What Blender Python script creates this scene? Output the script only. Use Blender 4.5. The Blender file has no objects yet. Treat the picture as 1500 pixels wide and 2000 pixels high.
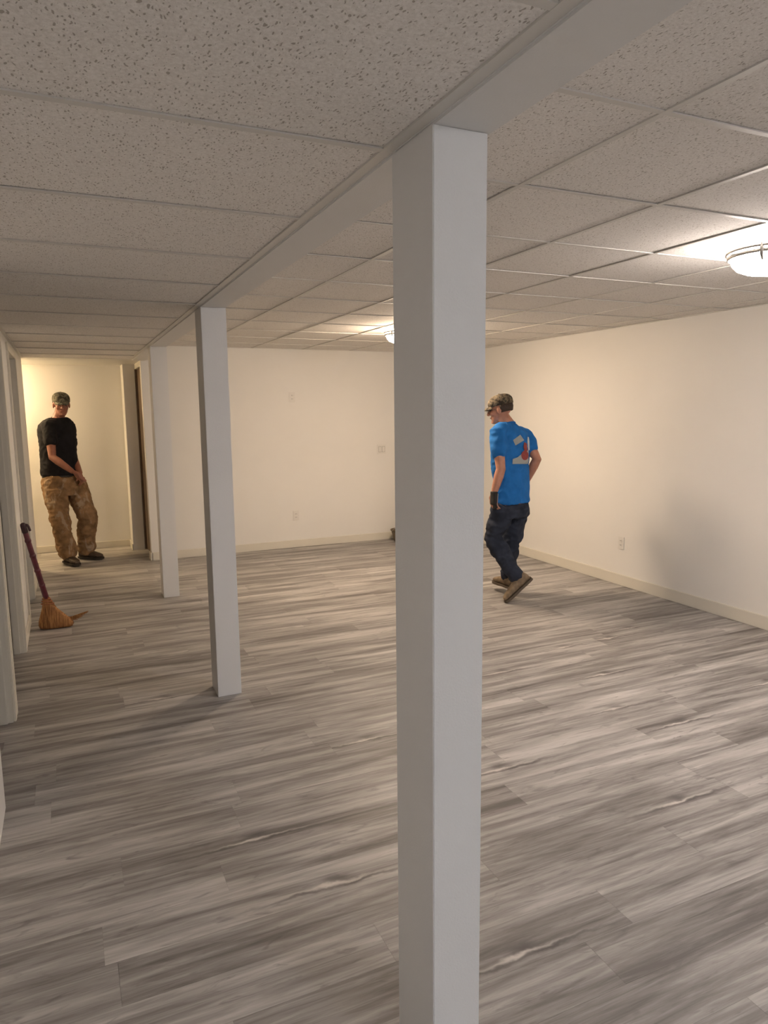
import bpy, bmesh, math, random
from math import sin, cos, pi, radians
from mathutils import Vector, Matrix, noise
from mathutils.bvhtree import BVHTree
random.seed(7)
S = bpy.context.scene
COL = S.collection

# ---------------------------------------------------------------- camera, world, exposure
F_PX, YAW, PITCH, ROLL, CAMH = 1372.0, radians(24.2175), radians(8.2), radians(-0.608), 1.6
f0 = Vector((sin(YAW), cos(YAW), 0)); r0 = Vector((cos(YAW), -sin(YAW), 0)); u0 = Vector((0, 0, 1))
CF = f0*cos(PITCH) - u0*sin(PITCH); cu = u0*cos(PITCH) + f0*sin(PITCH)
CR = r0*cos(ROLL) + cu*sin(ROLL); CU = cu*cos(ROLL) - r0*sin(ROLL)
CAM = Vector((0, 0, CAMH))
cd = bpy.data.cameras.new('camera'); cam = bpy.data.objects.new('camera', cd); COL.objects.link(cam)
M = Matrix((CR, CU, -CF)).transposed().to_4x4(); M.translation = CAM
cam.matrix_world = M
cd.sensor_fit = 'VERTICAL'; cd.sensor_height = 24.0; cd.lens = F_PX/2000*24.0; cd.clip_start = 0.05
S.camera = cam
w = bpy.data.worlds.new('world'); S.world = w; w.use_nodes = True
w.node_tree.nodes['Background'].inputs[0].default_value = (0.02, 0.02, 0.022, 1)
w.node_tree.nodes['Background'].inputs[1].default_value = 0.3
S.view_settings.view_transform = 'Standard'; S.view_settings.look = 'None'
S.view_settings.gamma = 1; S.view_settings.use_curve_mapping = False
S.view_settings.exposure = 2.03
# lamps of the room and one added fill lamp: (x, y, ceiling z, colour, strength); each is built as a fixture below
LAMPS = [
    ((2.895, 2.235, 2.31), (1.0, 0.88, 0.81), 27.0),
    ((2.78, 5.69, 2.31), (1.0, 0.77, 0.55), 42.0),
    ((2.00, -2.10, 2.31), (0.95, 0.95, 1.0), 32.0),
    ((0.16, -2.50, 2.156), (0.93, 0.945, 1.0), 13.0),  # unseen fill lamp, added to brighten the left faces of the posts
    ((-0.98, 8.72, 2.165), (1.0, 0.72, 0.40), 29.0),
]

# ---------------------------------------------------------------- helpers
def link(name, me, mat=None, parent=None):
    o = bpy.data.objects.new(name, me); COL.objects.link(o)
    if mat and me: me.materials.append(mat)
    if parent: o.parent = parent
    return o
def tag(o, label=None, cat=None, group=None, kind=None):
    for k, v in (('label', label), ('category', cat), ('group', group), ('kind', kind)):
        if v: o[k] = v
    return o
def empty(name, loc):
    o = bpy.data.objects.new(name, None); COL.objects.link(o); o.location = loc; o.empty_display_size = .1
    return o
def struct(o): o['kind'] = 'structure'; return o
def add_box(bm, a, b, bev=0):
    x0, y0, z0 = a; x1, y1, z1 = b
    n = bmesh.new()
    vs = [n.verts.new(p) for p in ((x0,y0,z0),(x1,y0,z0),(x1,y1,z0),(x0,y1,z0),(x0,y0,z1),(x1,y0,z1),(x1,y1,z1),(x0,y1,z1))]
    for q in ((3,2,1,0),(4,5,6,7),(0,1,5,4),(1,2,6,5),(2,3,7,6),(3,0,4,7)): n.faces.new([vs[i] for i in q])
    if bev: bmesh.ops.bevel(n, geom=n.edges[:], offset=bev, segments=2, affect='EDGES')
    me = bpy.data.meshes.new('t'); n.to_mesh(me); n.free(); bm.from_mesh(me); bpy.data.meshes.remove(me)
def mesh_from(bm, name, smooth=False):
    me = bpy.data.meshes.new(name); bm.to_mesh(me); bm.free()
    if smooth:
        for p in me.polygons: p.use_smooth = True
    return me
def box(name, a, b, mat, parent=None, bev=0):
    bm = bmesh.new(); add_box(bm, a, b, bev)
    return link(name, mesh_from(bm, name), mat, parent)
def boxes(name, lst, mat, parent=None, bev=0):
    bm = bmesh.new()
    for a, b in lst: add_box(bm, a, b, bev)
    return link(name, mesh_from(bm, name), mat, parent)
def lathe(bm, prof, c=(0,0,0), n=48):
    rings = []
    for r, z in prof:
        rings.append([bm.verts.new((c[0]+r*cos(2*pi*k/n), c[1]+r*sin(2*pi*k/n), c[2]+z)) for k in range(n)])
    for a, b in zip(rings, rings[1:]):
        for k in range(n): bm.faces.new((a[k], a[(k+1)%n], b[(k+1)%n], b[k]))
    if prof[0][0] > 0: bm.faces.new(rings[0][::-1])
    if prof[-1][0] > 0: bm.faces.new(rings[-1])
def loft(bm, rings, n=20, pw=2.0):
    """rings: (centre, half axis u, half axis v); closed with caps"""
    rr = []
    for c, u, v in rings:
        row = []
        for k in range(n):
            t = 2*pi*k/n; ct, st = cos(t), sin(t)
            a = math.copysign(abs(ct)**(2/pw), ct); b = math.copysign(abs(st)**(2/pw), st)
            row.append(bm.verts.new(Vector(c)+u*a+v*b))
        rr.append(row)
    for a, b in zip(rr, rr[1:]):
        for k in range(n): bm.faces.new((a[k], a[(k+1)%n], b[(k+1)%n], b[k]))
    bm.faces.new(rr[0][::-1]); bm.faces.new(rr[-1])
def tube(bm, pts, rad, n=14, flat=1.0):
    """round tube through pts, rounded ends, radius per point"""
    P = [Vector(p) for p in pts]; R = list(rad)
    t0 = (P[0]-P[1]).normalized(); t1 = (P[-1]-P[-2]).normalized()
    P = [P[0]+t0*R[0]*.8, P[0]+t0*R[0]*.5] + P + [P[-1]+t1*R[-1]*.5, P[-1]+t1*R[-1]*.8]
    R = [R[0]*.45, R[0]*.85] + R + [R[-1]*.85, R[-1]*.45]
    rings = []; ref = None
    for i, p in enumerate(P):
        d = (P[min(i+1, len(P)-1)]-P[max(i-1, 0)]).normalized()
        if ref is None: ref = d.orthogonal().normalized()
        ref = (ref - d*ref.dot(d)).normalized(); v = d.cross(ref)
        rings.append((p, ref*R[i], v*R[i]*flat))
    loft(bm, rings, n)
def ball(bm, c, r, u=None):
    """ellipsoid; r = (rx, ry, rz) along axes u = (X, Y, Z)"""
    X, Y, Z = u or (Vector((1,0,0)), Vector((0,1,0)), Vector((0,0,1)))
    k = 9; rings = []
    for i in range(k):
        t = -pi/2+.12+(pi-.24)*i/(k-1)
        rings.append((Vector(c)+Z*r[2]*sin(t), X*r[0]*cos(t), Y*r[1]*cos(t)))
    loft(bm, rings, 18)
def remeshed(bm, name, voxel, smooth=4, disp=None):
    bmesh.ops.recalc_face_normals(bm, faces=bm.faces[:])
    me = mesh_from(bm, name); o = bpy.data.objects.new('tmp', me); COL.objects.link(o)
    m = o.modifiers.new('r', 'REMESH'); m.mode = 'VOXEL'; m.voxel_size = voxel; m.use_smooth_shade = True
    if smooth:
        m = o.modifiers.new('s', 'SMOOTH'); m.iterations = smooth; m.factor = .5
    dg = bpy.context.evaluated_depsgraph_get(); ev = o.evaluated_get(dg)
    out = bpy.data.meshes.new_from_object(ev); out.name = name
    bpy.data.objects.remove(o); bpy.data.meshes.remove(me)
    if disp:
        nr = [v.normal.copy() for v in out.vertices]
        for v, n_ in zip(out.vertices, nr): v.co += n_*disp(v.co)
    for p in out.polygons: p.use_smooth = True
    return out

# ---------------------------------------------------------------- materials
class NT:
    def __init__(s, name):
        s.m = bpy.data.materials.new(name); s.m.use_nodes = True; s.t = s.m.node_tree; s.n = s.t.nodes
        s.b = s.n['Principled BSDF']
    def add(s, kind, **kw):
        n = s.n.new(kind)
        for k, v in kw.items(): setattr(n, k, v)
        return n
    def l(s, a, b): s.t.links.new(a, b)
    def val(s, x, sock):
        if hasattr(x, 'is_linked') or hasattr(x, 'links'): s.l(x, sock)
        else: sock.default_value = x
    def math(s, op, a, b=0.0, c=None, clamp=False):
        n = s.add('ShaderNodeMath', operation=op, use_clamp=clamp)
        s.val(a, n.inputs[0]); s.val(b, n.inputs[1])
        if c is not None: s.val(c, n.inputs[2])
        return n.outputs[0]
    def ramp(s, fac, stops, interp='LINEAR'):
        n = s.add('ShaderNodeValToRGB'); n.color_ramp.interpolation = interp
        e = n.color_ramp.elements
        while len(e) < len(stops): e.new(.5)
        for q, (p, c) in zip(e, stops):
            q.position = p; q.color = (c, c, c, 1) if isinstance(c, (int, float)) else (*c, 1)
        s.l(fac, n.inputs[0]); return n.outputs[0]
    def noise(s, vec, scale, detail=3, rough=.5, dist=0):
        n = s.add('ShaderNodeTexNoise'); n.inputs['Scale'].default_value = scale
        n.inputs['Detail'].default_value = detail; n.inputs['Roughness'].default_value = rough
        n.inputs['Distortion'].default_value = dist
        s.l(vec, n.inputs['Vector']); return n.outputs['Fac']
    def mapping(s, vec, scale=(1,1,1), loc=(0,0,0)):
        n = s.add('ShaderNodeMapping'); n.inputs['Scale'].default_value = scale; n.inputs['Location'].default_value = loc
        s.l(vec, n.inputs[0]); return n.outputs[0]
    def mix(s, fac, a, b, mode='MIX'):
        n = s.add('ShaderNodeMix', data_type='RGBA', blend_type=mode)
        s.val(fac, n.inputs[0])
        for x, k in ((a, 6), (b, 7)):
            if isinstance(x, tuple): n.inputs[k].default_value = (*x, 1)
            else: s.l(x, n.inputs[k])
        return n.outputs[2]
    def bump(s, h, strength, dist=.01):
        n = s.add('ShaderNodeBump'); n.inputs['Strength'].default_value = strength; n.inputs['Distance'].default_value = dist
        s.l(h, n.inputs['Height']); s.l(n.outputs[0], s.b.inputs['Normal'])
    def obj(s): return s.add('ShaderNodeTexCoord').outputs['Object']
    def geo(s): return s.add('ShaderNodeNewGeometry').outputs['Position']

def mat_plain(name, col, rough=.6, metal=0, bump=None, var=0.0, vscale=30, spec=.5):
    t = NT(name); t.b.inputs['Roughness'].default_value = rough; t.b.inputs['Metallic'].default_value = metal
    t.b.inputs['Specular IOR Level'].default_value = spec
    v = t.obj()
    if var:
        f = t.noise(v, vscale, 4)
        lo = tuple(c*(1-var) for c in col); hi = tuple(min(1, c*(1+var)) for c in col)
        t.l(t.ramp(f, [(.3, lo), (.7, hi)]), t.b.inputs['Base Color'])
    else: t.b.inputs['Base Color'].default_value = (*col, 1)
    if bump: t.bump(t.noise(v, bump[0], 3), bump[1], bump[2])
    return t.m
def mat_paint(name, col, scale=160, st=.25, rough=.55):
    t = NT(name); t.b.inputs['Roughness'].default_value = rough; t.b.inputs['Specular IOR Level'].default_value = .3
    g = t.geo(); n1 = t.noise(g, 1.7, 3)
    t.l(t.ramp(n1, [(.3, tuple(c*.97 for c in col)), (.7, col)]), t.b.inputs['Base Color'])
    t.bump(t.noise(g, scale, 2), st, .002)
    return t.m
M_WALL = mat_paint('wall_paint', (.80, .785, .75))
M_TRIM = mat_paint('trim_paint', (.72, .685, .60), 60, .1, .4)
M_POST = mat_paint('post_paint', (.76, .76, .755), 220, .35)
M_BEAM = mat_paint('beam_paint', (.74, .735, .72), 220, .3)
M_DRY = mat_paint('hall_ceiling_paint', (.80, .79, .76))
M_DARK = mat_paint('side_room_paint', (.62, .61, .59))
M_TEE = mat_plain('ceiling_tee_white', (.66, .64, .60), .5)
M_STEEL = mat_plain('brushed_steel', (.45, .43, .41), .45, 1.0)
M_PLATE = mat_plain('switch_plate_plastic', (.74, .72, .68), .35)
M_SLOT = mat_plain('socket_slot_dark', (.05, .045, .04), .6)
M_SUB = mat_plain('subfloor_grey', (.22, .20, .18), .8)

def plank_mat():
    t = NT('vinyl_plank'); b = t.b
    v = t.obj(); rnd = t.add('ShaderNodeObjectInfo').outputs['Random']
    cmb = t.add('ShaderNodeCombineXYZ')
    t.l(t.math('MULTIPLY', rnd, 61.0), cmb.inputs[0]); t.l(t.math('MULTIPLY', rnd, 23.7), cmb.inputs[1]); t.l(t.math('MULTIPLY', rnd, 91.0), cmb.inputs[2])
    va = t.add('ShaderNodeVectorMath', operation='ADD'); t.l(v, va.inputs[0]); t.l(cmb.outputs[0], va.inputs[1]); p = va.outputs[0]
    broad = t.math('ADD', t.math('MULTIPLY', t.noise(t.mapping(t.geo(), (.9, 11, 1)), 1.0, 2.5, .5, .6), .6), t.math('MULTIPLY', t.noise(t.mapping(p, (1.1, 13, 1)), 1.0, 2.5, .5, .5), .4))
    mid = t.noise(t.mapping(p, (3.2, 48, 1)), 1.0, 4, .6, .6)
    fine = t.noise(t.mapping(p, (14, 300, 1)), 1.0, 3, .6)
    blot = t.noise(t.mapping(p, (7, 26, 1)), 1.0, 3, .6, .8)
    s = t.math('ADD', t.math('MULTIPLY', broad, .62), t.math('MULTIPLY', mid, .30))
    s = t.math('ADD', s, t.math('MULTIPLY', fine, .08))
    s = t.math('ADD', s, t.math('MULTIPLY', t.math('SUBTRACT', rnd, .5), .07))
    col = t.ramp(s, [(.37, (.128, .116, .109)), (.45, (.228, .213, .203)), (.52, (.345, .328, .314)), (.62, (.53, .51, .49))])
    dk = t.ramp(blot, [(.60, 0.0), (.74, 1.0)])
    col = t.mix(t.math('MULTIPLY', dk, .6), col, (.13, .12, .118))
    # knot with a split running along the grain
    sep = t.add('ShaderNodeSeparateXYZ'); t.l(v, sep.inputs[0])
    def att(n):
        a = t.add('ShaderNodeAttribute', attribute_type='OBJECT', attribute_name=n); return a.outputs['Fac']
    wob = t.math('MULTIPLY', t.math('SUBTRACT', t.noise(t.mapping(p, (8, 13, 1)), 1.0, 4, .6), .5), .055)
    dx = t.math('SUBTRACT', sep.outputs[0], att('knot_x'))
    dy = t.math('ADD', t.math('SUBTRACT', sep.outputs[1], att('knot_y')), wob)
    def gau(ax, ay, ox, oy):
        a = t.math('POWER', t.math('DIVIDE', t.math('SUBTRACT', dx, ox), ax), 2.0)
        c = t.math('POWER', t.math('DIVIDE', t.math('SUBTRACT', dy, oy), ay), 2.0)
        return t.math('EXPONENT', t.math('MULTIPLY', t.math('ADD', a, c), -1.0))
    on = att('knot_on')
    g1 = t.math('MULTIPLY', gau(.050, .022, .01, .028), on)
    g2 = t.math('MULTIPLY', t.math('POWER', gau(.28, .0075, 0.02, -.007), 0.8), on)
    g3 = t.math('MULTIPLY', gau(.15, .0052, -.01, .004), on)
    g4 = t.math('MULTIPLY', gau(.028, .016, .05, -.002), on)
    g5 = t.math('MULTIPLY', gau(.05, .009, -.03, .002), on)
    col = t.mix(t.math('MULTIPLY', g1, .85, clamp=True), col, (.095, .085, .085))
    col = t.mix(t.math('MULTIPLY', g2, .95, clamp=True), col, (.09, .08, .08))
    col = t.mix(t.math('MULTIPLY', g4, .60, clamp=True), col, (.09, .08, .08))
    col = t.mix(t.math('MULTIPLY', g3, .75, clamp=True), col, (.62, .58, .54))
    col = t.mix(t.math('MULTIPLY', g5, .75, clamp=True), col, (.66, .62, .58))
    t.l(col, b.inputs['Base Color'])
    t.l(t.ramp(s, [(.3, .52), (.7, .40)]), b.inputs['Roughness']); b.inputs['Specular IOR Level'].default_value = .42
    t.bump(t.math('ADD', fine, t.math('MULTIPLY', mid, .7)), .15, .002)
    return t.m
M_PLANK = plank_mat()

def tile_mat():
    t = NT('fissured_ceiling_tile'); b = t.b; b.inputs['Roughness'].default_value = .9; b.inputs['Specular IOR Level'].default_value = .1
    v = t.obj(); rnd = t.add('ShaderNodeObjectInfo').outputs['Random']
    cmb = t.add('ShaderNodeCombineXYZ'); t.l(t.math('MULTIPLY', rnd, 40.0), cmb.inputs[2]); t.l(t.math('MULTIPLY', rnd, 17.0), cmb.inputs[0])
    va = t.add('ShaderNodeVectorMath', operation='ADD'); t.l(v, va.inputs[0]); t.l(cmb.outputs[0], va.inputs[1]); p = va.outputs[0]
    nz = t.add('ShaderNodeTexNoise'); nz.inputs['Scale'].default_value = 40; t.l(p, nz.inputs['Vector'])
    wv = t.add('ShaderNodeVectorMath', operation='SCALE'); t.l(nz.outputs['Color'], wv.inputs[0]); wv.inputs['Scale'].default_value = .02
    wa = t.add('ShaderNodeVectorMath', operation='ADD'); t.l(p, wa.inputs[0]); t.l(wv.outputs[0], wa.inputs[1])
    vo = t.add('ShaderNodeTexVoronoi', voronoi_dimensions='2D'); vo.inputs['Scale'].default_value = 1.0
    t.l(t.mapping(wa.outputs[0], (150, 62, 1)), vo.inputs['Vector'])
    sp = t.add('ShaderNodeSeparateColor'); t.l(vo.outputs['Color'], sp.inputs[0])
    rad = t.math('MULTIPLY', t.math('POWER', sp.outputs[0], 1.8), .34)
    hole = t.math('MULTIPLY', t.math('SUBTRACT', rad, vo.outputs['Distance']), 14.0, clamp=True)
    pin = t.noise(p, 420, 2); pinm = t.ramp(pin, [(.60, 0.0), (.72, 1.0)])
    gr = t.noise(p, 150, 3); 
    col = t.ramp(gr, [(.3, (.75, .72, .68)), (.65, (.88, .855, .82))])
    col = t.mix(t.math('MULTIPLY', pinm, .42), col, (.35, .32, .29))
    col = t.mix(t.math('MULTIPLY', hole, .62), col, (.24, .20, .155))
    t.l(col, b.inputs['Base Color'])
    h = t.math('SUBTRACT', t.math('MULTIPLY', gr, .4), hole)
    t.bump(h, .5, .003)
    return t.m
M_TILE = tile_mat()

# ---------------------------------------------------------------- the setting
XR, YF, ZR, ZL = 4.54, 7.95, 2.31, 2.156      # right wall, far wall, ceiling heights
YB = -3.6                                      # wall behind the camera
XL, WT = -0.35, .12                            # left wall face and thickness
# floor: slab with single planks on it
floor = struct(box('floor', (-2.6, YB-.1, -.06), (XR+.12, 9.3, -.006), M_SUB))
PW, PL = .173, 1.22
bm = bmesh.new(); g = .0002
add_box(bm, (-PL/2+g, -PW/2+g, -.006), (PL/2-g, PW/2-g, 0.0), .0002)
plank_me = mesh_from(bm, 'plank'); plank_me.materials.append(M_PLANK)
joint = {0: .079, -1: .40, 1: .52, -2: 0.0, -3: 2.475, -4: .78, -5: .30, -6: 1.33}   # end joint x per row (row 0 = y 2.372..2.545)
knots = [(.553, 2.441), (.746, 2.077), (1.683, 2.525), (2.202, 1.953), (2.785, 2.497), (1.139, 1.508), (3.676, 2.681), (1.30, 1.881), (.36, 1.37), (2.9, 3.2), (1.25, 3.05), (3.4, 3.75), (2.3, 4.2)]
def clipped(x0, x1, y0, y1):
    bm = bmesh.new(); add_box(bm, (x0+g, y0+g, -.006), (x1-g, y1-g, 0.0), .0002)
    return bm
rest = bmesh.new(); nplank = 0
for r in range(-34, 40):
    y0 = 2.372 + PW*r; y1 = y0+PW
    if y1 > 9.2: break
    jx = joint.get(r, random.uniform(0, PL))
    k = math.floor((-2.5 - jx)/PL)
    x = jx + k*PL
    while x < XR:
        x0, x1 = x, x+PL; x += PL
        near = y1 > 1.05 and x1 > -.55 and not (y0 > YF and x0 > .9)
        a, b_ = max(x0, -2.5), min(x1, XR)
        if b_-a < .03: continue
        if not near:
            add_box(rest, (a+g, y0+g, -.006), (b_-g, y1-g, 0.0)); continue
        me = plank_me if (a == x0 and b_ == x1) else None
        cx, cy = (x0+x1)/2, (y0+y1)/2
        if me is None:
            bmc = bmesh.new(); add_box(bmc, (a-cx+g, -PW/2+g, -.006), (b_-cx-g, PW/2-g, 0.0), .0002)
            me = mesh_from(bmc, 'plank_cut'); me.materials.append(M_PLANK)
        o = bpy.data.objects.new('plank', me); COL.objects.link(o); o.parent = floor; o.location = (cx, cy, 0)
        nplank += 1
        o['knot_on'] = 0.0; o['knot_x'] = 0.0; o['knot_y'] = 0.0
        for kx, ky in knots:
            if x0 < kx < x1 and y0 < ky < y1:
                o['knot_on'] = 1.0; o['knot_x'] = kx-cx; o['knot_y'] = max(-.05, min(.03, ky-cy)); break
        else:
            if random.random() < .10 and y0 > 2.6 and x0 > 0:
                o['knot_on'] = .8; o['knot_x'] = random.uniform(-.4, .4); o['knot_y'] = random.uniform(-.05, .03)
rp = link('planks_out_of_view', mesh_from(rest, 'planks'), M_PLANK, floor); rp['kind'] = 'stuff'
rp.name = 'floorboards'
print('planks', nplank)

# walls
struct(box('wall_right', (XR, YB-.1, -.006), (XR+.12, YF+.12, 2.5), M_WALL))
struct(box('wall_far', (.775, YF, -.006), (XR, YF+.12, 2.5), M_WALL, bev=.003))
struct(box('wall_back', (-2.6, YB-.1, -.006), (XR, YB, 2.5), M_WALL))
struct(box('wall_hall', (-2.6, 9.0, -.006), (.90, 9.1, 2.5), M_WALL))
struct(box('wall_hall_stub', (.645, 8.66, -.006), (.775, 9.0, 2.2), M_WALL, bev=.004)).name = 'wall_hall_end'
struct(box('wall_closet', (.845, 8.0, -.006), (.95, 9.1, 2.5), M_WALL))
struct(box('trim_4', (.775, 8.07, 2.10), (.845, 8.66, 2.165), M_TRIM))
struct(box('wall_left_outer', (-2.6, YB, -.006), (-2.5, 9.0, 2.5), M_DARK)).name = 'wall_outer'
lw = [((XL-WT, YB, -.006), (XL+.022, 3.10, 2.5)), ((XL-WT, 4.0, -.006), (XL, 4.13, 2.5)), ((XL-WT, 5.19, -.006), (XL, 5.92, 2.5)),
      ((XL-WT, 6.72, -.006), (XL, 7.98, 2.5)),
      ((XL-WT, 3.10, 2.06), (XL, 4.0, 2.5)), ((XL-WT, 4.13, 2.06), (XL, 5.19, 2.5)), ((XL-WT, 5.92, 2.06), (XL, 6.72, 2.5))]
struct(boxes('wall_left', lw, M_WALL, bev=.002))
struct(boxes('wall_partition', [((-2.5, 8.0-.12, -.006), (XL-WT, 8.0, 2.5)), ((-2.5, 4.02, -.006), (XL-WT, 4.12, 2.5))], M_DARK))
# casings and door in the left wall
def casing(n, y0, y1, w_=.062, d=.014):
    t = boxes('trim_%d' % n, [((XL, y0-w_, 0), (XL+d, y0, 2.06)), ((XL, y1, 0), (XL+d, y1+w_, 2.06)), ((XL, y0-w_, 2.06), (XL+d, y1+w_, 2.06+w_)),
        ((XL-WT-.003, y1-.012, 0), (XL+.002, y1, 2.06)), ((XL-WT*.55, y1-.024, 0), (XL-WT*.2, y1-.012, 2.06))], M_TRIM, bev=.003)
    return struct(t)
casing(1, 3.16, 4.0, .05); casing(2, 4.13, 5.19, .055); casing(3, 5.92, 6.72)
d1 = struct(empty('door_1', (XL-.05, 6.32, 0)))
def local_boxes(name, lst, mat, par, bev=0):
    ox = par.location
    return boxes(name, [((a[0]-ox.x, a[1]-ox.y, a[2]-ox.z), (b[0]-ox.x, b[1]-ox.y, b[2]-ox.z)) for a, b in lst], mat, par, bev)
local_boxes('door_leaf', [((XL-.07, 5.925, .01), (XL-.035, 6.715, 2.05))], M_TRIM, d1, .003)
local_boxes('door_panel', [((XL-.036, 6.02, .2), (XL-.028, 6.28, .95)), ((XL-.036, 6.36, .2), (XL-.028, 6.62, .95)),
    ((XL-.036, 6.02, 1.1), (XL-.028, 6.28, 1.9)), ((XL-.036, 6.36, 1.1), (XL-.028, 6.62, 1.9))], M_TRIM, d1, .004)
M_WOOD = mat_plain('brown_stained_door', (.13, .085, .05), .5, var=.25, vscale=8)
struct(box('trim_5', (.776, 8.662, 0), (.844, 8.70, 2.155), M_WOOD, bev=.002))
d2 = struct(empty('door_2', (.82, 8.365, 0)))
local_boxes('door_leaf', [((.800, 8.075, .01), (.84, 8.655, 2.10))], M_WOOD, d2, .003)
local_boxes('door_panel', [((.794, 8.15, .2), (.801, 8.58, .95)), ((.794, 8.15, 1.1), (.801, 8.58, 1.95))], M_WOOD, d2, .003)
# baseboards
bh, bt = .088, .018
struct(box('baseboard_right', (XR-bt, YB, 0), (XR, YF, .10), M_TRIM, bev=.003))
struct(box('baseboard_far', (.785, YF-bt, 0), (XR-bt, YF, bh), M_TRIM, bev=.003))
struct(box('baseboard_far_end', (.762, YF-bt, 0), (.775, YF+.12, bh), M_TRIM, bev=.003))
struct(boxes('baseboard_hall', [((-2.4, 9.0-bt, 0), (.645, 9.0, .075)), ((.632, 8.66, 0), (.645, 8.985, .075))], M_TRIM, bev=.003))
struct(boxes('baseboard_left', [((XL, 4.013+.05, 0), (XL+.012, 4.07, bh)), ((XL, 5.25, 0), (XL+.012, 5.855, bh)), ((XL, 6.785, 0), (XL+.012, 7.98, bh))], M_TRIM, bev=.003))

# beam and posts
beam = box('ceiling_beam', (.690, YB, 2.150), (.825, YF, 2.46), M_BEAM, bev=.004)
tag(beam, 'white boxed ceiling beam running over the tops of the three posts', 'beam')
def post(y, lab, wd=.132, dp=.15, x=.691, bev=.002):
    bm = bmesh.new(); n = 14
    add_box(bm, (0, 0, 0), (wd, dp, 2.151), bev)
    me = mesh_from(bm, 'post'); o = link('support_post', me, M_POST); o.location = (x, y, 0)
    tag(o, lab, 'post', 'white boxed posts under the ceiling beam'); return o
post(1.285, 'large white square post nearest the camera, full height of the picture', .125, .19)
post(3.855, 'white square post standing second from the camera under the beam', .133, .178)
post(6.245, 'white square post farthest back, near the hallway opening', .133, .178)

# ceiling
ceil = struct(box('ceiling', (-2.6, YB-.1, 2.46), (XR+.12, 9.1, 2.56), M_DARK))
XT = [.825, 1.385, 1.970, 2.560, 3.150, 3.735, 4.320, XR]
YT = [1.385+.6035*k for k in range(-9, 11)] + [YF]
YT[0] = YB
tile_cache = {}
def tile(x0, x1, y0, y1, z):
    k = (round(x1-x0, 3), round(y1-y0, 3))
    if k not in tile_cache:
        bm = bmesh.new(); a, b = k[0]/2-.001, k[1]/2-.001
        add_box(bm, (-a, -b, .0), (a, b, .015), .0015)
        me = mesh_from(bm, 'ceiling_tile'); me.materials.append(M_TILE); tile_cache[k] = me
    o = bpy.data.objects.new('ceiling_tile', tile_cache[k]); COL.objects.link(o); o.parent = ceil
    o.location = ((x0+x1)/2, (y0+y1)/2, z+.0045+random.uniform(-.001, .002))
    o.rotation_euler = (random.uniform(-.0015, .0015), random.uniform(-.0015, .0015), 0)
for x0, x1 in zip(XT, XT[1:]):
    for y0, y1 in zip(YT, YT[1:]): tile(x0, x1, y0, y1, ZR)
YTL = [1.47+.592*k for k in range(-8, 11)]; YTL[0] = YB; YTL.append(7.84)
for y0, y1 in zip(YTL, YTL[1:]): tile(XL+.006, .668, y0, y1, ZL)
tw = .0095
for x in XT[1:-1]: box('ceiling_tee', (x-tw, YB, ZR), (x+tw, YF, ZR+.004), M_TEE, ceil)
for y in YT[1:-1]: box('ceiling_tee', (.825, y-tw, ZR+.0002), (XR, y+tw, ZR+.0038), M_TEE, ceil)
for y in YTL[1:-1]: box('ceiling_tee', (XL, y-tw, ZL+.0002), (.668, y+tw, ZL+.0038), M_TEE, ceil)
for a, b in (((XR-.020, YB, ZR-.0005), (XR, YF, ZR+.004)), ((.825, YF-.020, ZR-.0005), (XR, YF, ZR+.004)), ((.825, YB, ZR-.0005), (.845, YF, ZR+.004)),
             ((.664, YB, ZL-.0005), (.692, 7.84, ZL+.004)), ((XL, YB, ZL-.0005), (XL+.022, 7.84, ZL+.004))):
    box('wall_angle', a, b, M_TEE, ceil)
box('hall_ceiling_board', (-2.5, 7.84, ZL+.001), (.90, 9.0, ZL+.02), M_DRY, ceil)
box('side_room_ceiling_board', (-2.5, YB, 2.36), (XL-WT, 7.88, 2.38), M_DARK, ceil)

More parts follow.
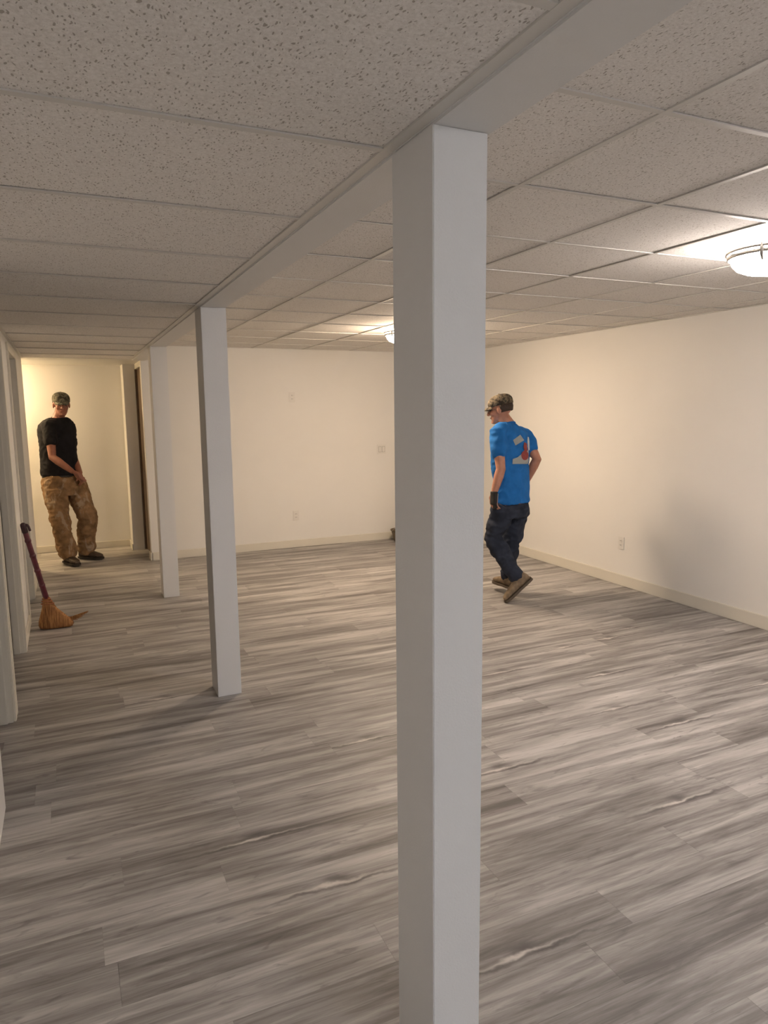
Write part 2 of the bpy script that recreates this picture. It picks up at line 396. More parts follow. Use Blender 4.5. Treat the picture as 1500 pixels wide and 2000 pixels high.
# ---------------------------------------------------------------- ceiling lamps
def dome_light(i, loc, color, strength, label, group=None):
    t = empty('ceiling_light', loc); tag(t, label, 'ceiling light', group)
    bm = bmesh.new(); lathe(bm, [(.135, 0), (.138, -.008), (.120, -.020), (.05, -.024)], n=48)
    link('canopy', mesh_from(bm, 'canopy', True), M_TEE, t)
    m = NT('lit_glass_bowl_%d' % i)
    for k, v in (('Emission Color', (*color, 1)), ('Emission Strength', strength), ('Base Color', (.9, .9, .88, 1)), ('Roughness', .3)):
        m.b.inputs[k].default_value = v
    bm = bmesh.new()
    prof = [(.100, -.024), (.150, -.030), (.165, -.044), (.166, -.062), (.158, -.084), (.138, -.105), (.10, -.121), (.055, -.130), (.012, -.132)]
    lathe(bm, prof, n=56); link('glass_bowl', mesh_from(bm, 'glass_bowl', True), m.m, t)
    bm = bmesh.new(); n = 64; R_, r_ = .181, .0045
    lathe(bm, [(R_-.008, -.024), (R_+.004, -.025), (R_+.006, -.038), (R_-.006, -.039), (R_-.008, -.024)], n=n)
    lathe(bm, [(R_-.010, -.045), (R_-.001, -.046), (R_-.001, -.060), (R_-.010, -.061), (R_-.010, -.045)], n=n)
    # the open lathes leave capped ends; drop the two big caps
    for f in [f for f in bm.faces if len(f.verts) == n]: bm.faces.remove(f)
    link('steel_ring', mesh_from(bm, 'steel_ring', True), M_STEEL, t)
    for k in range(3):
        a = radians(205+120*k); c, s = cos(a), sin(a)
        bm = bmesh.new()
        tube(bm, [(c*.177, s*.177, -.012), (c*.180, s*.180, -.045), (c*.176, s*.176, -.070), (c*.162, s*.162, -.088)], [.007, .009, .008, .005], 8)
        link('clip', mesh_from(bm, 'clip', True), M_STEEL, t)
    bm = bmesh.new(); lathe(bm, [(.012, -.131), (.012, -.137), (.006, -.144), (.002, -.146)], n=16)
    link('finial', mesh_from(bm, 'finial', True), M_STEEL, t)
    return t
GL = 'round dome lights on the ceiling'
dome_light(1, *LAMPS[0], 'glowing round dome ceiling light at the right edge of the picture', GL)
dome_light(2, *LAMPS[1], 'warm dome ceiling light half hidden behind the nearest post', GL)
dome_light(3, *LAMPS[2], 'dome ceiling light behind the camera')
dome_light(5, *LAMPS[3], 'added fill dome light, unseen behind the camera in the narrow strip left of the beam')
dome_light(4, *LAMPS[4], 'small warm ceiling light inside the hallway on the left')

# ---------------------------------------------------------------- wall plates
def plate(loc, axis, kind, label, cat):
    """axis 'y': on the far wall facing -y; 'x': on the right wall facing -x"""
    t = empty('wall_outlet' if kind != 'switch' else 'light_switch', loc); tag(t, label, cat)
    if axis == 'x': t.rotation_euler = (0, 0, -pi/2)
    wd = .116 if kind == 'double' else .072
    box('cover_plate', (-wd/2, -.007, -.058), (wd/2, 0, .058), M_PLATE, t, .002)
    cs = (-.023, .023) if kind == 'double' else (0,)
    for cx in cs:
        if kind == 'outlet':
            for dz in (-.020, .020):
                s = box('socket', (cx-.016, -.010, dz-.014), (cx+.016, -.006, dz+.014), M_PLATE, t, .003)
                for q in (-.006, .006): box('slot', (cx+q-.0015, -.0108, dz-.003), (cx+q+.0015, -.0095, dz+.007), M_SLOT, s)
        else:
            box('rocker', (cx-.016, -.011, -.033), (cx+.016, -.006, .033), M_PLATE, t, .002)
            box('gap', (cx-.018, -.0078, -.035), (cx+.018, -.0066, .035), M_SLOT, t)
    return t
plate((2.421, YF, 1.765), 'y', 'outlet', 'white outlet mounted high on the far wall', 'outlet')
plate((2.429, YF, .38), 'y', 'outlet', 'white outlet low on the far wall above the baseboard', 'outlet')
plate((3.55, YF, 1.13), 'y', 'double', 'white double switch plate on the far wall beside the nearest post', 'light switch')
plate((XR, 4.84, .388), 'x', 'outlet', 'white outlet low on the right wall', 'outlet')

# ---------------------------------------------------------------- bin behind the near post
M_BIN = mat_plain('bin_brown', (.15, .11, .06), .6, var=.25, vscale=25)
bin_ = empty('waste_bin', (3.70, 7.72, 0)); tag(bin_, 'small brown open bin on the floor by the far wall, mostly behind the nearest post', 'bin')
bm = bmesh.new(); lathe(bm, [(.075, 0), (.082, .004), (.125, .145), (.121, .145), (.078, .010), (.02, .009)], n=28)
link('bucket', mesh_from(bm, 'bucket', True), M_BIN, bin_)
bm = bmesh.new(); lathe(bm, [(.122, .138), (.131, .139), (.132, .150), (.121, .151), (.122, .138)], n=28)
for f in [f for f in bm.faces if len(f.verts) == 28]: bm.faces.remove(f)
link('rim', mesh_from(bm, 'rim', True), M_BIN, bin_)
bm = bmesh.new(); tube(bm, [(-.13*cos(a), -.02-.03*sin(a), .14+.05*sin(a)) for a in [pi*k/10 for k in range(11)]], [.004]*11, 8)
link('handle', mesh_from(bm, 'handle', True), M_STEEL, bin_)

# ---------------------------------------------------------------- broom
M_HANDLE = mat_plain('broom_handle_maroon', (.085, .012, .022), .35, var=.4, vscale=18)
t_ = NT('broom_straw'); t_.b.inputs['Roughness'].default_value = .8
n_ = t_.noise(t_.mapping(t_.obj(), (170, 60, 9)), 1.0, 3, .6)
t_.l(t_.ramp(n_, [(.32, (.13, .05, .018)), (.5, (.33, .145, .045)), (.68, (.52, .27, .09))]), t_.b.inputs['Base Color'])
M_STRAW = t_.m
M_BLACK = mat_plain('black_plastic', (.012, .011, .012), .5)
M_CORD = mat_plain('broom_binding', (.30, .10, .04), .7)
br = empty('broom', (-.20, 5.70, 0)); tag(br, 'maroon handled straw broom leaning against the left wall', 'broom')
B0 = Vector((-.215, 5.71, .245)); B1 = Vector((XL+.03, 5.63, .80)); o_ = br.location
bd = (B1-B0).normalized()
bm = bmesh.new(); tube(bm, [B0-bd*.03-o_, B0+bd*.25-o_, B1-o_], [.021, .019, .018], 16)
link('handle', mesh_from(bm, 'handle', True), M_HANDLE, br)
for q in (.10, .22, .34, .46):
    bm = bmesh.new(); c = B0+bd*q-o_; tube(bm, [c-bd*.003, c+bd*.003], [.0225, .0225], 14)
    link('grip_ridge', mesh_from(bm, 'ridge', True), M_HANDLE, br)
bm = bmesh.new(); tube(bm, [B1-bd*.04-o_, B1+bd*.012-o_], [.021, .020], 14)
side = Vector((1, -.1, 0)).normalized()
hk = [B1+bd*.01-o_]+[B1-o_+bd*(.014-.014*(1-sin(t)))+side*(.014-.018*cos(t)) for t in [k*pi/6 for k in range(0, 7)]]+[B1-o_+side*.034-bd*.03]
tube(bm, hk, [.009]*len(hk), 10)
link('hanging_hook', mesh_from(bm, 'hook', True), mat_plain('hook_dark_maroon', (.035, .010, .014), .5), br)
bm = bmesh.new()
rgs = []
for t, hw, hd, ox in ((0, .020, .018, 0), (.035, .028, .022, .004), (.08, .050, .026, .018), (.13, .082, .030, .035), (.18, .112, .032, .050), (.215, .122, .032, .058), (.236, .112, .028, .056)):
    rgs.append((Vector((B0.x-.002+ox, B0.y+.004*t, B0.z-.005-t))-o_, side*hw, Vector((0, 1, 0))*hd))
loft(bm, rgs, 28)
core = mesh_from(bm, 'bristle', True)
for v in core.vertices:
    if v.co.z < .19: v.co += Vector((0, noise.noise(v.co*60)*.008, 0))
link('bristle_core', core, M_STRAW, br)
bm = bmesh.new(); rr = random.Random(3)
for k in range(230):
    s = rr.uniform(-1, 1); dy = rr.uniform(-1, 1)
    top = Vector((B0.x+s*.018, B0.y+dy*.015, B0.z+.005))-o_
    flare = s*.108+.055
    end = Vector((B0.x+flare, B0.y+dy*.034, .004+max(0, abs(s)-.75)*.05+rr.uniform(0, .014)))-o_
    mid = top.lerp(end, .5)+Vector((-.012*s, 0, 0))
    tube(bm, [top, mid, end], [.0016, .0016, .0012], 4)
for k in range(90):      # strands swept out to the side, tips bent up
    f_ = rr.uniform(0, 1)
    top = Vector((B0.x+.012, B0.y+rr.uniform(-.015, .015), B0.z-.01))-o_
    e = Vector((B0.x+.17+.115*f_, B0.y+rr.uniform(-.02, .02), .050+.050*f_+.022*(1-f_)*rr.uniform(-1.6, 1)))-o_
    m1 = Vector((B0.x+.075, B0.y, .105-.03*rr.random()))-o_; m2 = Vector((B0.x+.155, B0.y, .052+.02*rr.random()))-o_
    tube(bm, [top, m1, m2, e], [.0022, .0022, .002, .0014], 4)
ws = link('bristles', mesh_from(bm, 'bristles', False), M_STRAW, br); ws['kind'] = 'stuff'
bm = bmesh.new()
for q in (.012, .03, .05):
    hw = .024+q*.42
    rg = [(Vector((B0.x+q*.15, B0.y, B0.z-q+z))-o_, side*(hw+.002), Vector((0, 1, 0))*.0265) for z in (-.003, .003)]
    loft(bm, rg, 24)
link('stitching', mesh_from(bm, 'stitch', True), M_CORD, br)

# ---------------------------------------------------------------- people
def pix(px, py, zc):
    return CAM + CR*((px-750)/F_PX*zc) - CU*((py-1000)/F_PX*zc) + CF*zc
def floor_depth(px, py):
    d = CR*((px-750)/F_PX) - CU*((py-1000)/F_PX) + CF; return -CAMH/d.z
FH = f0                     # horizontal view direction
RH = r0
UP = Vector((0, 0, 1))
def fold(amp, sc=(9, 9, 5), seed=0, mask=None):
    def f(co):
        p = Vector((co.x*sc[0]+seed, co.y*sc[1], co.z*sc[2]))
        w_ = noise.noise(p)*.6 + (1-abs(noise.noise(p*2.1+Vector((5, 1, 3))))*2)*.35
        a = amp*(mask(co) if mask else 1)
        return a*(w_-.12)
    return f
def hand(bm, wrist, dirv, palmn, side_, s=1.0, curl=.5, thumb=1):
    """palm with four fingers and a thumb; dirv: along the hand, palmn: direction the palm faces, side_: towards the index finger"""
    d = dirv.normalized(); pn = palmn.normalized(); sd = side_.normalized()
    loft(bm, [(wrist-d*.01, sd*.027*s, pn*.019*s), (wrist+d*.03*s, sd*.036*s, pn*.017*s), (wrist+d*.065*s, sd*.042*s, pn*.016*s), (wrist+d*.092*s, sd*.040*s, pn*.013*s)], 14)
    for q, L in ((.031, .070), (.0105, .080), (-.0105, .074), (-.031, .058)):
        b = wrist+d*.082*s+sd*q*s; pts = [b]; a = .15; cur = b
        for j, seg in enumerate((.45, .32, .23)):
            a += curl*(.75 if j else .5)
            cur = cur+(d*cos(a)+pn*sin(a))*L*seg*s; pts.append(cur)
        tube(bm, pts, [.0092*s, .0088*s, .008*s, .007*s], 10)
    b = wrist+d*.025*s+sd*.027*s*thumb
    tube(bm, [b, b+(d*.6+sd*.75*thumb+pn*.3)*.036*s, b+(d*.85+sd*.6*thumb+pn*.5)*.066*s], [.0125*s, .011*s, .009*s], 10)
def head(bm, c, F, s=1.0):
    """head centred at c (mid skull) looking along F; 0.235 m crown to chin"""
    F = F.normalized(); R_ = F.cross(UP).normalized(); U_ = R_.cross(F)
    ax = (R_, F, U_)
    ball(bm, c+U_*.028*s-F*.012*s, (.076*s, .096*s, .092*s), ax)
    ball(bm, c+F*.020*s-U_*.028*s, (.062*s, .068*s, .080*s), ax)
    loft(bm, [(c-U_*.035*s+F*.015*s, R_*.060*s, F*.070*s), (c-U_*.075*s+F*.030*s, R_*.052*s, F*.056*s), (c-U_*.105*s+F*.048*s, R_*.034*s, F*.036*s), (c-U_*.115*s+F*.052*s, R_*.020*s, F*.022*s)], 18)
    tube(bm, [c+F*.086*s+U_*.012*s, c+F*.100*s-U_*.012*s, c+F*.108*s-U_*.028*s], [.009*s, .012*s, .015*s], 10)     # nose
    for q in (-1, 1):
        ball(bm, c+F*.093*s-U_*.029*s+R_*.012*s*q, (.009*s, .009*s, .008*s), ax)
        ball(bm, c+R_*.078*s*q-F*.012*s-U_*.008*s, (.010*s, .020*s, .032*s), ax)                                   # ear
        ball(bm, c+F*.055*s-U_*.025*s+R_*.040*s*q, (.022*s, .026*s, .022*s), ax)                                   # cheek
        ball(bm, c+F*.079*s+U_*.022*s+R_*.028*s*q, (.024*s, .012*s, .008*s), ax)                                   # brow
    ball(bm, c+F*.082*s-U_*.060*s, (.024*s, .012*s, .008*s), ax)                                                   # lips
    ball(bm, c+F*.078*s-U_*.098*s, (.020*s, .016*s, .014*s), ax)                                                   # chin
def face_parts(par, c, F, s, m_eye, m_lip, m_brow):
    F = F.normalized(); R_ = F.cross(UP).normalized(); U_ = R_.cross(F); ax = (R_, F, U_)
    for q in (-1, 1):
        bm = bmesh.new(); ball(bm, c+F*.079*s+R_*.031*s*q+U_*.004*s, (.014*s, .010*s, .007*s), ax)
        link('eye', mesh_from(bm, 'eye', True), m_eye, par)
        bm = bmesh.new(); tube(bm, [c+F*.090*s+R_*.014*s*q+U_*.021*s, c+F*.090*s+R_*.032*s*q+U_*.026*s, c+F*.080*s+R_*.050*s*q+U_*.021*s], [.004, .005, .003], 8)
        link('eyebrow', mesh_from(bm, 'eyebrow', True), m_brow, par)
    bm = bmesh.new(); tube(bm, [c+F*.088*s-R_*.024*s-U_*.061*s, c+F*.095*s-U_*.060*s, c+F*.088*s+R_*.024*s-U_*.061*s], [.003, .005, .003], 8)
    link('mouth', mesh_from(bm, 'mouth', True), m_lip, par)
def cap(par, c, F, s, m, m_bill, tilt=.1):
    F = F.normalized(); R_ = F.cross(UP).normalized(); U_ = R_.cross(F)
    F2 = (F*cos(tilt)-U_*sin(tilt)); U2 = R_.cross(F2)
    bm = bmesh.new(); b = c+U_*.058*s-F*.010*s; rings = []
    for k in range(10):
        t = k/9*pi/2*.96; rings.append((b+U2*(.068*s*sin(t))-F2*.004*sin(t), R_*.086*s*max(.04, cos(t))**.8, F2*.107*s*max(.04, cos(t))**.8))
    rings.insert(0, (b-U2*.026*s, R_*.085*s, F2*.106*s))
    loft(bm, rings, 28)
    root = link('cap', mesh_from(bm, 'cap', True), m, par)
    bm = bmesh.new(); top = []; bot = []
    N = 14
    for i in range(N+1):
        a = -1.05+2.1*i/N
        for k_, rr_ in enumerate((.0, .5, 1.0)):
            edge = b+R_*(.080*s*sin(a))+F2*(.100*s*cos(a)*1.0)
            out = b+R_*(.078*s*sin(a))+F2*(.100*s*cos(a)+.072*s*cos(a*1.35)**.8 if cos(a*1.35) > 0 else .100*s*cos(a))-U2*(.006+.010*s*rr_+.016*sin(a)**2)
            p = edge.lerp(out, rr_)-U2*.016*s
            top.append(bm.verts.new(p+U2*.002)); bot.append(bm.verts.new(p-U2*.002))
    for i in range(N):
        for k_ in range(2):
            q = (i*3+k_, i*3+k_+1, (i+1)*3+k_+1, (i+1)*3+k_)
            bm.faces.new([top[j] for j in q]); bm.faces.new([bot[j] for j in q[::-1]])
        bm.faces.new((top[i*3+2], bot[i*3+2], bot[i*3+5], top[i*3+5]))
    bmesh.ops.recalc_face_normals(bm, faces=bm.faces[:])
    link('bill', mesh_from(bm, 'bill', True), m_bill, root)
    bm = bmesh.new(); ball(bm, b+U2*.070*s-F2*.004, (.008, .008, .004), (R_, F2, U2)); link('button', mesh_from(bm, 'button', True), m, root)
    return root, (b, R_, F2, U2)
def shoe(par, ankle, F, m, m_sole, up=UP, L=.29, ang=0.0):
    """shoe whose sole lies .085 below the ankle; F: toe direction (may point down)"""
    F = F.normalized(); R_ = F.cross(up).normalized(); U_ = R_.cross(F)
    h = ankle-U_*.085
    bm = bmesh.new()
    rg = []
    for t, hw, top in ((-.085, .020, .045), (-.07, .034, .085), (-.03, .040, .105), (.02, .040, .100), (.07, .044, .072), (.12, .050, .056), (.16, .047, .046), (.19, .034, .036), (.203, .016, .024)):
        rg.append((h+F*t+U_*(.016+top/2), R_*hw, U_*(top/2)))
    loft(bm, rg, 20, 2.4)
    tube(bm, [ankle-U_*.03, ankle+U_*.03], [.048, .046], 14)
    root = link('shoe', remeshed(bm, 'shoe', .006, 3), m, par)
    bm = bmesh.new(); pts = []
    for t, hw in ((-.092, .024), (-.075, .038), (-.03, .043), (.03, .041), (.08, .048), (.13, .053), (.17, .049), (.20, .034), (.213, .014)):
        pts.append((t, hw))
    lo, hi = [], []
    for z, ls in ((0, lo), (.020, hi)):
        for sg in (1, -1):
            for t, hw in (pts if sg == 1 else pts[::-1]): ls.append(bm.verts.new(h+F*t+R_*hw*sg+U_*z))
    n = len(lo)
    for k in range(n): bm.faces.new((lo[k], lo[(k+1) % n], hi[(k+1) % n], hi[k]))
    bm.faces.new(lo[::-1]); bm.faces.new(hi); bmesh.ops.recalc_face_normals(bm, faces=bm.faces[:])
    link('sole', mesh_from(bm, 'sole'), m_sole, root)
    bm = bmesh.new()
    for t in (.035, .06, .085, .11):
        zt = .098-.42*max(0, t-.03)
        tube(bm, [h+F*t-R_*.024+U_*zt*.93, h+F*(t+.004)+U_*(zt+.006), h+F*t+R_*.024+U_*zt*.93], [.003]*3, 6)
    link('laces', mesh_from(bm, 'laces'), m_sole, root)
    return root
def mat_camo(name, cols, sc=26):
    t = NT(name); t.b.inputs['Roughness'].default_value = .9
    v = t.obj(); n1 = t.noise(v, sc, 2, .5, .6); 
    t.l(t.ramp(n1, [(0, cols[0]), (.43, cols[1]), (.52, cols[2]), (.60, cols[3])], 'CONSTANT'), t.b.inputs['Base Color'])
    return t.m
def mat_cloth(name, col, var=.12, weave=500, rough=.85, stain=None, fade=None):
    t = NT(name); t.b.inputs['Roughness'].default_value = rough; t.b.inputs['Specular IOR Level'].default_value = .2
    v = t.obj(); n1 = t.noise(v, 12, 4)
    c = t.ramp(n1, [(.3, tuple(x*(1-var) for x in col)), (.7, tuple(min(1, x*(1+var)) for x in col))])
    if stain:
        st = t.noise(t.mapping(v, (1, 1, .45)), stain[1], 4, .65, 1.0)
        c = t.mix(t.math('MULTIPLY', t.ramp(st, [(stain[2], 0.0), (stain[2]+.07, 1.0)]), .5), c, stain[0])
    t.l(c, t.b.inputs['Base Color']); t.bump(t.noise(v, weave, 2), .15, .001)
    return t.m
M_SKIN1 = mat_plain('skin_tanned', (.26, .10, .064), .5, var=.12, vscale=25)
M_SKIN2 = mat_plain('skin_ruddy', (.50, .235, .155), .5, var=.12, vscale=25)
M_EYE = mat_plain('eye_dark', (.05, .035, .03), .3)
M_LIP = mat_plain('lips', (.26, .09, .07), .5)
M_HAIR = mat_plain('hair_brown', (.045, .026, .016), .7, var=.4, vscale=160)
M_BEARD = mat_plain('stubble_brown', (.20, .09, .055), .8, var=.3, vscale=160)

def build_person(name, label, J, cfg):
    """J: joint positions; F/L: facing and left directions of the torso"""
    root = empty('person', J['root']); tag(root, label, 'person')
    o = root.location; K = {k: (v-o if k != 'root' else Vector((0, 0, 0))) for k, v in J.items()}
    F, L = cfg['F'], cfg['L']
    tr = cfg['torso']         # list of (centre, half width along L, half depth along F)
    # ---- continuous body
    bm = bmesh.new()
    loft(bm, [(c-o, L*(a-.014), F*(b-.014)) for c, a, b in tr], 26, 2.3)
    tube(bm, [K['neck0'], K['neck1'], K['head']-UP*.02], [.064, .056, .054], 16)
    head(bm, K['head'], cfg['HF'], cfg['hs'])
    for s in 'LR':
        sh, el, wr = K['sh'+s], K['el'+s], K['wr'+s]
        tube(bm, [sh, sh.lerp(el, .35), sh.lerp(el, .8), el, el.lerp(wr, .28), el.lerp(wr, .7), wr], [.056, .050, .042, .040, .041, .034, .026], 16)
        hd = cfg['hand'+s]; hand(bm, wr, hd[0], hd[1], hd[2], 1.0, hd[3], 1)
        hp, kn, an = K['hp'+s], K['kn'+s], K['an'+s]
        tube(bm, [hp, hp.lerp(kn, .5), kn, kn.lerp(an, .3), an], [.082, .070, .054, .053, .038], 16)
    body = link('body', remeshed(bm, 'body', .0048, 3), cfg['skin'], root)
    face_parts(body, K['head'], cfg['HF'], cfg['hs'], M_EYE, M_LIP, M_HAIR)
    # ---- shirt
    bm = bmesh.new()
    loft(bm, [(c-o, L*a, F*b) for c, a, b in tr], 30, 2.3)
    for s in 'LR':
        sh, el = K['sh'+s], K['el'+s]; q = cfg['sleeve']
        tube(bm, [sh-(K['neck0']-sh)*-.35, sh, sh.lerp(el, q*.5), sh.lerp(el, q)], [.062, .070, .071, .070], 18)
    hem = tr[0][0].z-o.z
    shirt = link('shirt', remeshed(bm, 'shirt', .008, 3, fold(.016, (8, 8, 9), 3)), cfg['m_shirt'], root)
    bm = bmesh.new(); d = (K['neck1']-K['neck0']).normalized(); X = L; Y = d.cross(X)
    c0 = K['neck0']+d*cfg.get('collar', .004); N = 30; R_ = .063
    pts = [c0+X*cos(2*pi*k/N)*R_+Y*sin(2*pi*k/N)*R_*.95 for k in range(N+1)]
    tube(bm, pts, [.011]*len(pts), 8); link('collar', mesh_from(bm, 'collar', True), cfg['m_shirt'], shirt)
    # ---- trousers
    bm = bmesh.new(); pr = cfg['pelvis']
    loft(bm, [(c-o, L*a, F*b) for c, a, b in pr], 28, 2.3)
    for s in 'LR':
        hp, kn, an = K['hp'+s], K['kn'+s], K['an'+s]; rr_ = cfg['legr']
        m1 = kn.lerp(an, .5)
        tube(bm, [hp, hp.lerp(kn, .5), kn, m1, kn.lerp(an, .92)], rr_, 20, 1.0)
    tro = link('trousers', remeshed(bm, 'trousers', .008, 3, fold(.026, (7, 7, 10), 11)), cfg['m_pants'], root)
    bm = bmesh.new(); c, a, b = pr[-1]; c = c-o
    pts = [c+L*(a+.003)*cos(2*pi*k/36)+F*(b+.003)*sin(2*pi*k/36) for k in range(37)]
    tube(bm, pts, [.014]*37, 8); link('belt', mesh_from(bm, 'belt', True), M_BLACK, tro)
    for s in 'LR':
        sf = cfg['foot'+s]; shoe(root, K['an'+s], sf[0], cfg['m_shoe'], cfg['m_sole'], sf[1] if len(sf) > 1 else UP)
    cp, fr = cap(root, K['head'], cfg['HF'], cfg['hs']*1.03, cfg['m_cap'], cfg['m_bill'], cfg.get('tilt', .08))
    return root, K, shirt, fr, body, tro

# --- the man in the blue shirt, walking away to the left
z2 = floor_depth(985, 1182)
def p2(x, y, d): return pix(920+.225*x, 750+.225*y, z2+d)
a = radians(40)
F2_ = (-RH*sin(a)+FH*cos(a)).normalized(); L2_ = (-RH*cos(a)-FH*sin(a)).normalized()
hdF2 = (-RH*sin(radians(66))+FH*cos(radians(66))-UP*.16).normalized()
root2 = Vector((*p2(320, 1800, .12).xy, 0))
J2 = dict(root=root2, head=p2(252, 222, .16), neck1=p2(285, 300, .15), neck0=p2(315, 352, .15),
    shL=p2(228, 425, .02), elL=p2(258, 740, -.02), wrL=p2(200, 945, -.01),
    shR=p2(462, 455, .27), elR=p2(572, 652, .20), wrR=p2(470, 860, .33),
    hpL=p2(275, 1090, .08), knL=p2(190, 1345, .16), anL=p2(404, 1690, .06),
    hpR=p2(405, 1090, .22), knR=p2(345, 1380, .30), anR=p2(322, 1680, .33))
tor2 = [(p2(352, 1030, .15), .180, .128), (p2(350, 960, .15), .176, .122), (p2(345, 820, .15), .180, .118), (p2(340, 680, .15), .192, .120), (p2(338, 560, .15), .202, .120),
        (p2(335, 450, .15), .205, .108), (p2(328, 395, .15), .170, .088), (p2(316, 362, .15), .105, .076), (p2(309, 338, .15), .072, .060)]
pel2 = [(p2(340, 1150, .15), .150, .110), (p2(345, 1085, .15), .168, .120), (p2(350, 1035, .15), .158, .108), (p2(352, 1000, .15), .145, .095)]
M_BLUE = mat_cloth('blue_cotton', (.018, .155, .47), .12)
M_JEANS = mat_cloth('dark_denim', (.030, .036, .055), .3)
M_CAMO2 = mat_camo('camouflage_cap_brown', [(.04, .03, .02), (.12, .09, .055), (.20, .155, .10), (.055, .05, .035)], 30)
M_BOOT = mat_plain('tan_boot', (.22, .16, .10), .7, var=.3, vscale=30)
M_SOLE = mat_plain('rubber_sole', (.11, .085, .06), .8)
toeL = p2(300, 1895, 0.0); toeL.z = .012
anL = J2['anL']
dirL = (toeL-anL); 
per2, K2, shirt2, fr2, body2, tro2 = build_person('person',
    'man in blue printed t-shirt, dark jeans and camouflage cap walking away near the right wall', J2,
    dict(F=F2_, L=L2_, torso=tor2, pelvis=pel2, HF=hdF2, hs=.99, skin=M_SKIN2, m_shirt=M_BLUE, m_pants=M_JEANS, m_shoe=M_BOOT, m_sole=M_SOLE,
         m_cap=M_CAMO2, m_bill=M_CAMO2, sleeve=.50, collar=-.006, legr=[.098, .092, .078, .068, .066],
         handL=((p2(192, 1100, .0)-J2['wrL']), (RH*.8+FH*.2), (F2_), .45), handR=(-RH+FH*.1-UP*.2, -F2_, UP, .5),
         footL=((-RH*.74-FH*.05-UP*.67).normalized(), (-RH*.67+UP*.74)), footR=((-RH*.42+FH*.9).normalized(),)))
# hair under the cap
def hair_band(par, fr, s, m, z0, z1, a0, a1):
    b, R_, F_, U_ = fr; bm = bmesh.new(); rows = []
    for i in range(25):
        t = a0+(a1-a0)*i/24
        c = R_*sin(t)*.087*s+F_*cos(t)*.104*s
        rows.append([bm.verts.new(b+c*k+U_*z) for k, z in ((1.0, z1), (1.0, (z0+z1)/2), (.90, z0), (.86, z0-.004), (.86, z1))])
    for p, q in zip(rows, rows[1:]):
        for k in range(5): bm.faces.new((p[k], p[(k+1) % 5], q[(k+1) % 5], q[k]))
    bm.faces.new(rows[0]); bm.faces.new(rows[-1][::-1]); bmesh.ops.recalc_face_normals(bm, faces=bm.faces[:])
    return link('hair', mesh_from(bm, 'hair', True), m, par)
hair_band(body2, fr2, .98, M_HAIR, -.084, -.020, radians(97), radians(265))
# glasses
b, R_, F_, U_ = fr2; Fh = hdF2; c = K2['head']
bm = bmesh.new(); Rr = Fh.cross(UP).normalized(); Uu = Rr.cross(Fh)
for q in (-1, 1):
    cc = c+Fh*.100+Rr*.032*q+Uu*.002
    pts = [cc+Rr*.022*cos(2*pi*k/14)+Uu*.016*sin(2*pi*k/14) for k in range(15)]; tube(bm, pts, [.0018]*15, 6)
    tube(bm, [cc+Rr*.022*q, c+Rr*.076*q+Fh*.02+Uu*.004], [.0018, .0018], 6)
tube(bm, [c+Fh*.101-Rr*.010, c+Fh*.104, c+Fh*.101+Rr*.010], [.0018]*3, 6)
link('glasses', mesh_from(bm, 'glasses'), M_BLACK, body2)
# glove on the left hand
M_GLOVE = mat_plain('glove_black', (.014, .013, .014), .7, var=.3)
M_PAD = mat_plain('glove_grey_panel', (.30, .29, .26), .7)
wr = K2['wrL']; dd = (p2(192, 1100, .0)-J2['wrL']).normalized(); pn = (RH*.8+FH*.2); pn = (pn-dd*pn.dot(dd)).normalized(); sd = dd.cross(pn).normalized()
sd = sd if sd.dot(F2_) > 0 else -sd
bm = bmesh.new()
loft(bm, [(wr-dd*.012, sd*.036, pn*.030), (wr+dd*.03, sd*.044, pn*.027), (wr+dd*.07, sd*.050, pn*.026), (wr+dd*.098, sd*.048, pn*.022)], 18)
for q, L_ in ((.031, .045), (.0105, .05), (-.0105, .047), (-.031, .038)):
    bq = wr+dd*.082+sd*q; tube(bm, [bq, bq+(dd*.93+pn*.36)*L_], [.0125, .0120], 10)
tube(bm, [wr+dd*.025+sd*.027, wr+dd*.055+sd*.058+pn*.012], [.017, .015], 10)
gl = link('glove', remeshed(bm, 'glove', .005, 2), M_GLOVE, per2); gl['label'] = 'black work glove with grey panel'
bm = bmesh.new(); loft(bm, [(wr+dd*.004+pn*.020+sd*-.004, sd*.022, pn*.014), (wr+dd*.05+pn*.020-sd*.006, sd*.022, pn*.012), (wr+dd*.10+pn*.016-sd*.012, sd*.014, pn*.014)], 12)
link('glove_panel', mesh_from(bm, 'panel', True), M_PAD, gl)
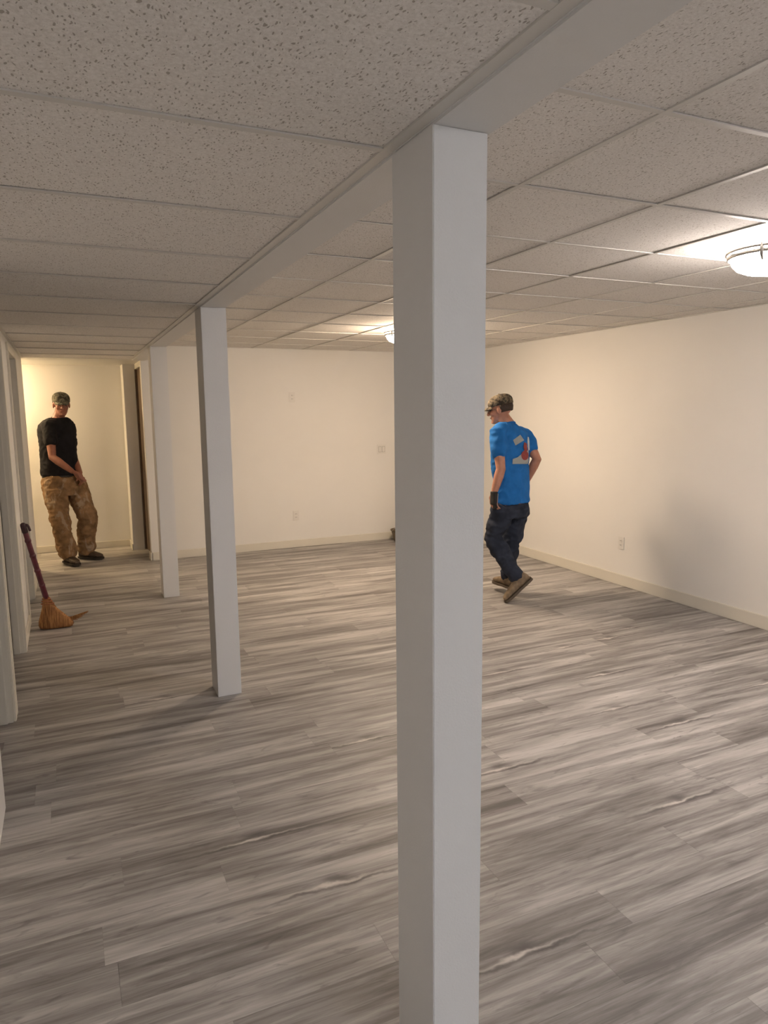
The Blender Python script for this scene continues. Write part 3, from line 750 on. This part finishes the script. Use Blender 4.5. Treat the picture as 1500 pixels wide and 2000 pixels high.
# print on the back of the shirt, laid on the cloth
def printed(polys, m, name, par, p, off=.003):
    me = par.data; bv = BVHTree.FromPolygons([v.co for v in me.vertices], [q.vertices[:] for q in me.polygons])
    o = par.parent.location
    cx = sum(q[0] for q in polys)/len(polys); cy = sum(q[1] for q in polys)/len(polys)
    bm = bmesh.new(); rows = []
    edge = []
    n = len(polys)
    for i in range(n):
        a_, b_ = polys[i], polys[(i+1) % n]
        for k in range(4): edge.append((a_[0]+(b_[0]-a_[0])*k/4, a_[1]+(b_[1]-a_[1])*k/4))
    for t in (.02, .2, .35, .5, .65, .8, .9, 1.0):
        row = []
        for ex, ey in edge:
            w3 = p(cx+(ex-cx)*t, cy+(ey-cy)*t, 0); d = (w3-CAM).normalized()
            hit = bv.ray_cast(CAM-o, d); t2 = t
            while hit[0] is None and t2 > 0:
                t2 -= .05; w3 = p(cx+(ex-cx)*t2, cy+(ey-cy)*t2, 0); d = (w3-CAM).normalized(); hit = bv.ray_cast(CAM-o, d)
            row.append(bm.verts.new(hit[0]-d*off))
        rows.append(row)
    N = len(edge)
    for a_, b_ in zip(rows, rows[1:]):
        for k in range(N): bm.faces.new((a_[k], a_[(k+1) % N], b_[(k+1) % N], b_[k]))
    bm.faces.new(rows[0])
    bmesh.ops.recalc_face_normals(bm, faces=bm.faces[:])
    return link(name, mesh_from(bm, name, True), m, par)
M_PW = mat_plain('print_grey_white', (.36, .38, .37), .8)
M_PWW = mat_plain('print_white', (.62, .66, .66), .8)
M_PR = mat_plain('print_red', (.30, .055, .05), .8)
printed([(365, 487), (428, 440), (462, 488), (386, 533)], M_PW, 'shirt_print', shirt2, p2)
printed([(360, 694), (362, 652), (405, 636), (436, 610), (452, 585), (470, 570), (500, 575), (500, 694)], M_PW, 'shirt_print', shirt2, p2, .007)
printed([(492, 458), (502, 462), (507, 500), (508, 575), (498, 575), (490, 500)], M_PWW, 'shirt_print', shirt2, p2, .006)
printed([(468+32*cos(k*pi/6), 620+42*sin(k*pi/6)) for k in range(12)], M_PR, 'shirt_print', shirt2, p2, .010)
printed([(462, 505), (484, 515), (492, 580), (466, 590), (456, 545)], M_PR, 'shirt_print', shirt2, p2, .010)
printed([(476, 538), (488, 536), (489, 556), (478, 558)], M_PWW, 'shirt_print', shirt2, p2, .006)

# --- the man in the black shirt, stepping out of the hallway
z1 = floor_depth(141, 1104)
def p1(x, y, d): return pix(50+.19*x, 740+.19*y, z1+d)
a = radians(45)
F1_ = (RH*sin(a)-FH*cos(a)).normalized(); L1_ = (RH*cos(a)+FH*sin(a)).normalized()
hdF1 = (RH*sin(radians(30))-FH*cos(radians(30))-UP*.10).normalized()
J1 = dict(root=Vector((*p1(450, 1850, .12).xy, 0)), head=p1(368, 265, .10), neck1=p1(350, 362, .12), neck0=p1(335, 412, .13),
    shR=p1(238, 482, -.02), elR=p1(276, 805, -.09), wrR=p1(478, 950, -.14),
    shL=p1(430, 465, .25), elL=p1(478, 780, .28), wrL=p1(560, 965, .10),
    hpR=p1(295, 1085, .04), knR=p1(352, 1440, 0.0), anR=p1(440, 1815, .03),
    hpL=p1(500, 1085, .22), knL=p1(640, 1430, .18), anL=p1(620, 1765, .30))
tor1 = [(p1(350, 985, .12), .192, .140), (p1(348, 920, .12), .188, .138), (p1(340, 780, .12), .186, .134), (p1(332, 640, .12), .194, .132), (p1(325, 540, .12), .198, .126),
        (p1(325, 475, .12), .188, .112), (p1(330, 430, .12), .150, .090), (p1(335, 400, .12), .095, .070)]
pel1 = [(p1(395, 1190, .12), .175, .135), (p1(380, 1110, .12), .208, .155), (p1(362, 1045, .12), .196, .142), (p1(352, 995, .12), .168, .120)]
M_BLK = mat_cloth('black_cotton', (.010, .009, .011), .25)
M_KHAKI = mat_cloth('khaki_canvas', (.225, .135, .068), .35, stain=((.40, .33, .25), 9, .56))
M_CAMO1 = mat_camo('camouflage_cap_grey', [(.035, .03, .02), (.11, .10, .07), (.17, .155, .11), (.06, .055, .04)], 24)
M_SHOE1 = mat_plain('dark_brown_shoe', (.055, .035, .022), .6, var=.3)
M_SOLE1 = mat_plain('dark_sole', (.03, .022, .016), .8)
per1, K1, shirt1, fr1, body1, tro1 = build_person('person',
    'man in black t-shirt, paint-stained khaki trousers and cap stepping out of the hallway', J1,
    dict(F=F1_, L=L1_, torso=tor1, pelvis=pel1, HF=hdF1, hs=1.02, skin=M_SKIN1, m_shirt=M_BLK, m_pants=M_KHAKI, m_shoe=M_SHOE1, m_sole=M_SOLE1,
         m_cap=M_CAMO1, m_bill=M_CAMO1, sleeve=.50, legr=[.122, .112, .102, .094, .096],
         handR=((RH*.85-UP*.5-FH*.1), (FH*.8-UP*.3), (RH*.3-UP*.8), .45), handL=((RH*.25-UP*.9-FH*.15), (-RH*.8+FH*.2), (-FH), .5),
         footR=((RH*.75-FH*.65).normalized(),), footL=((RH*.97-FH*.2).normalized(),)))
hair_band(body1, fr1, 1.0, M_HAIR, -.075, -.020, radians(95), radians(265))
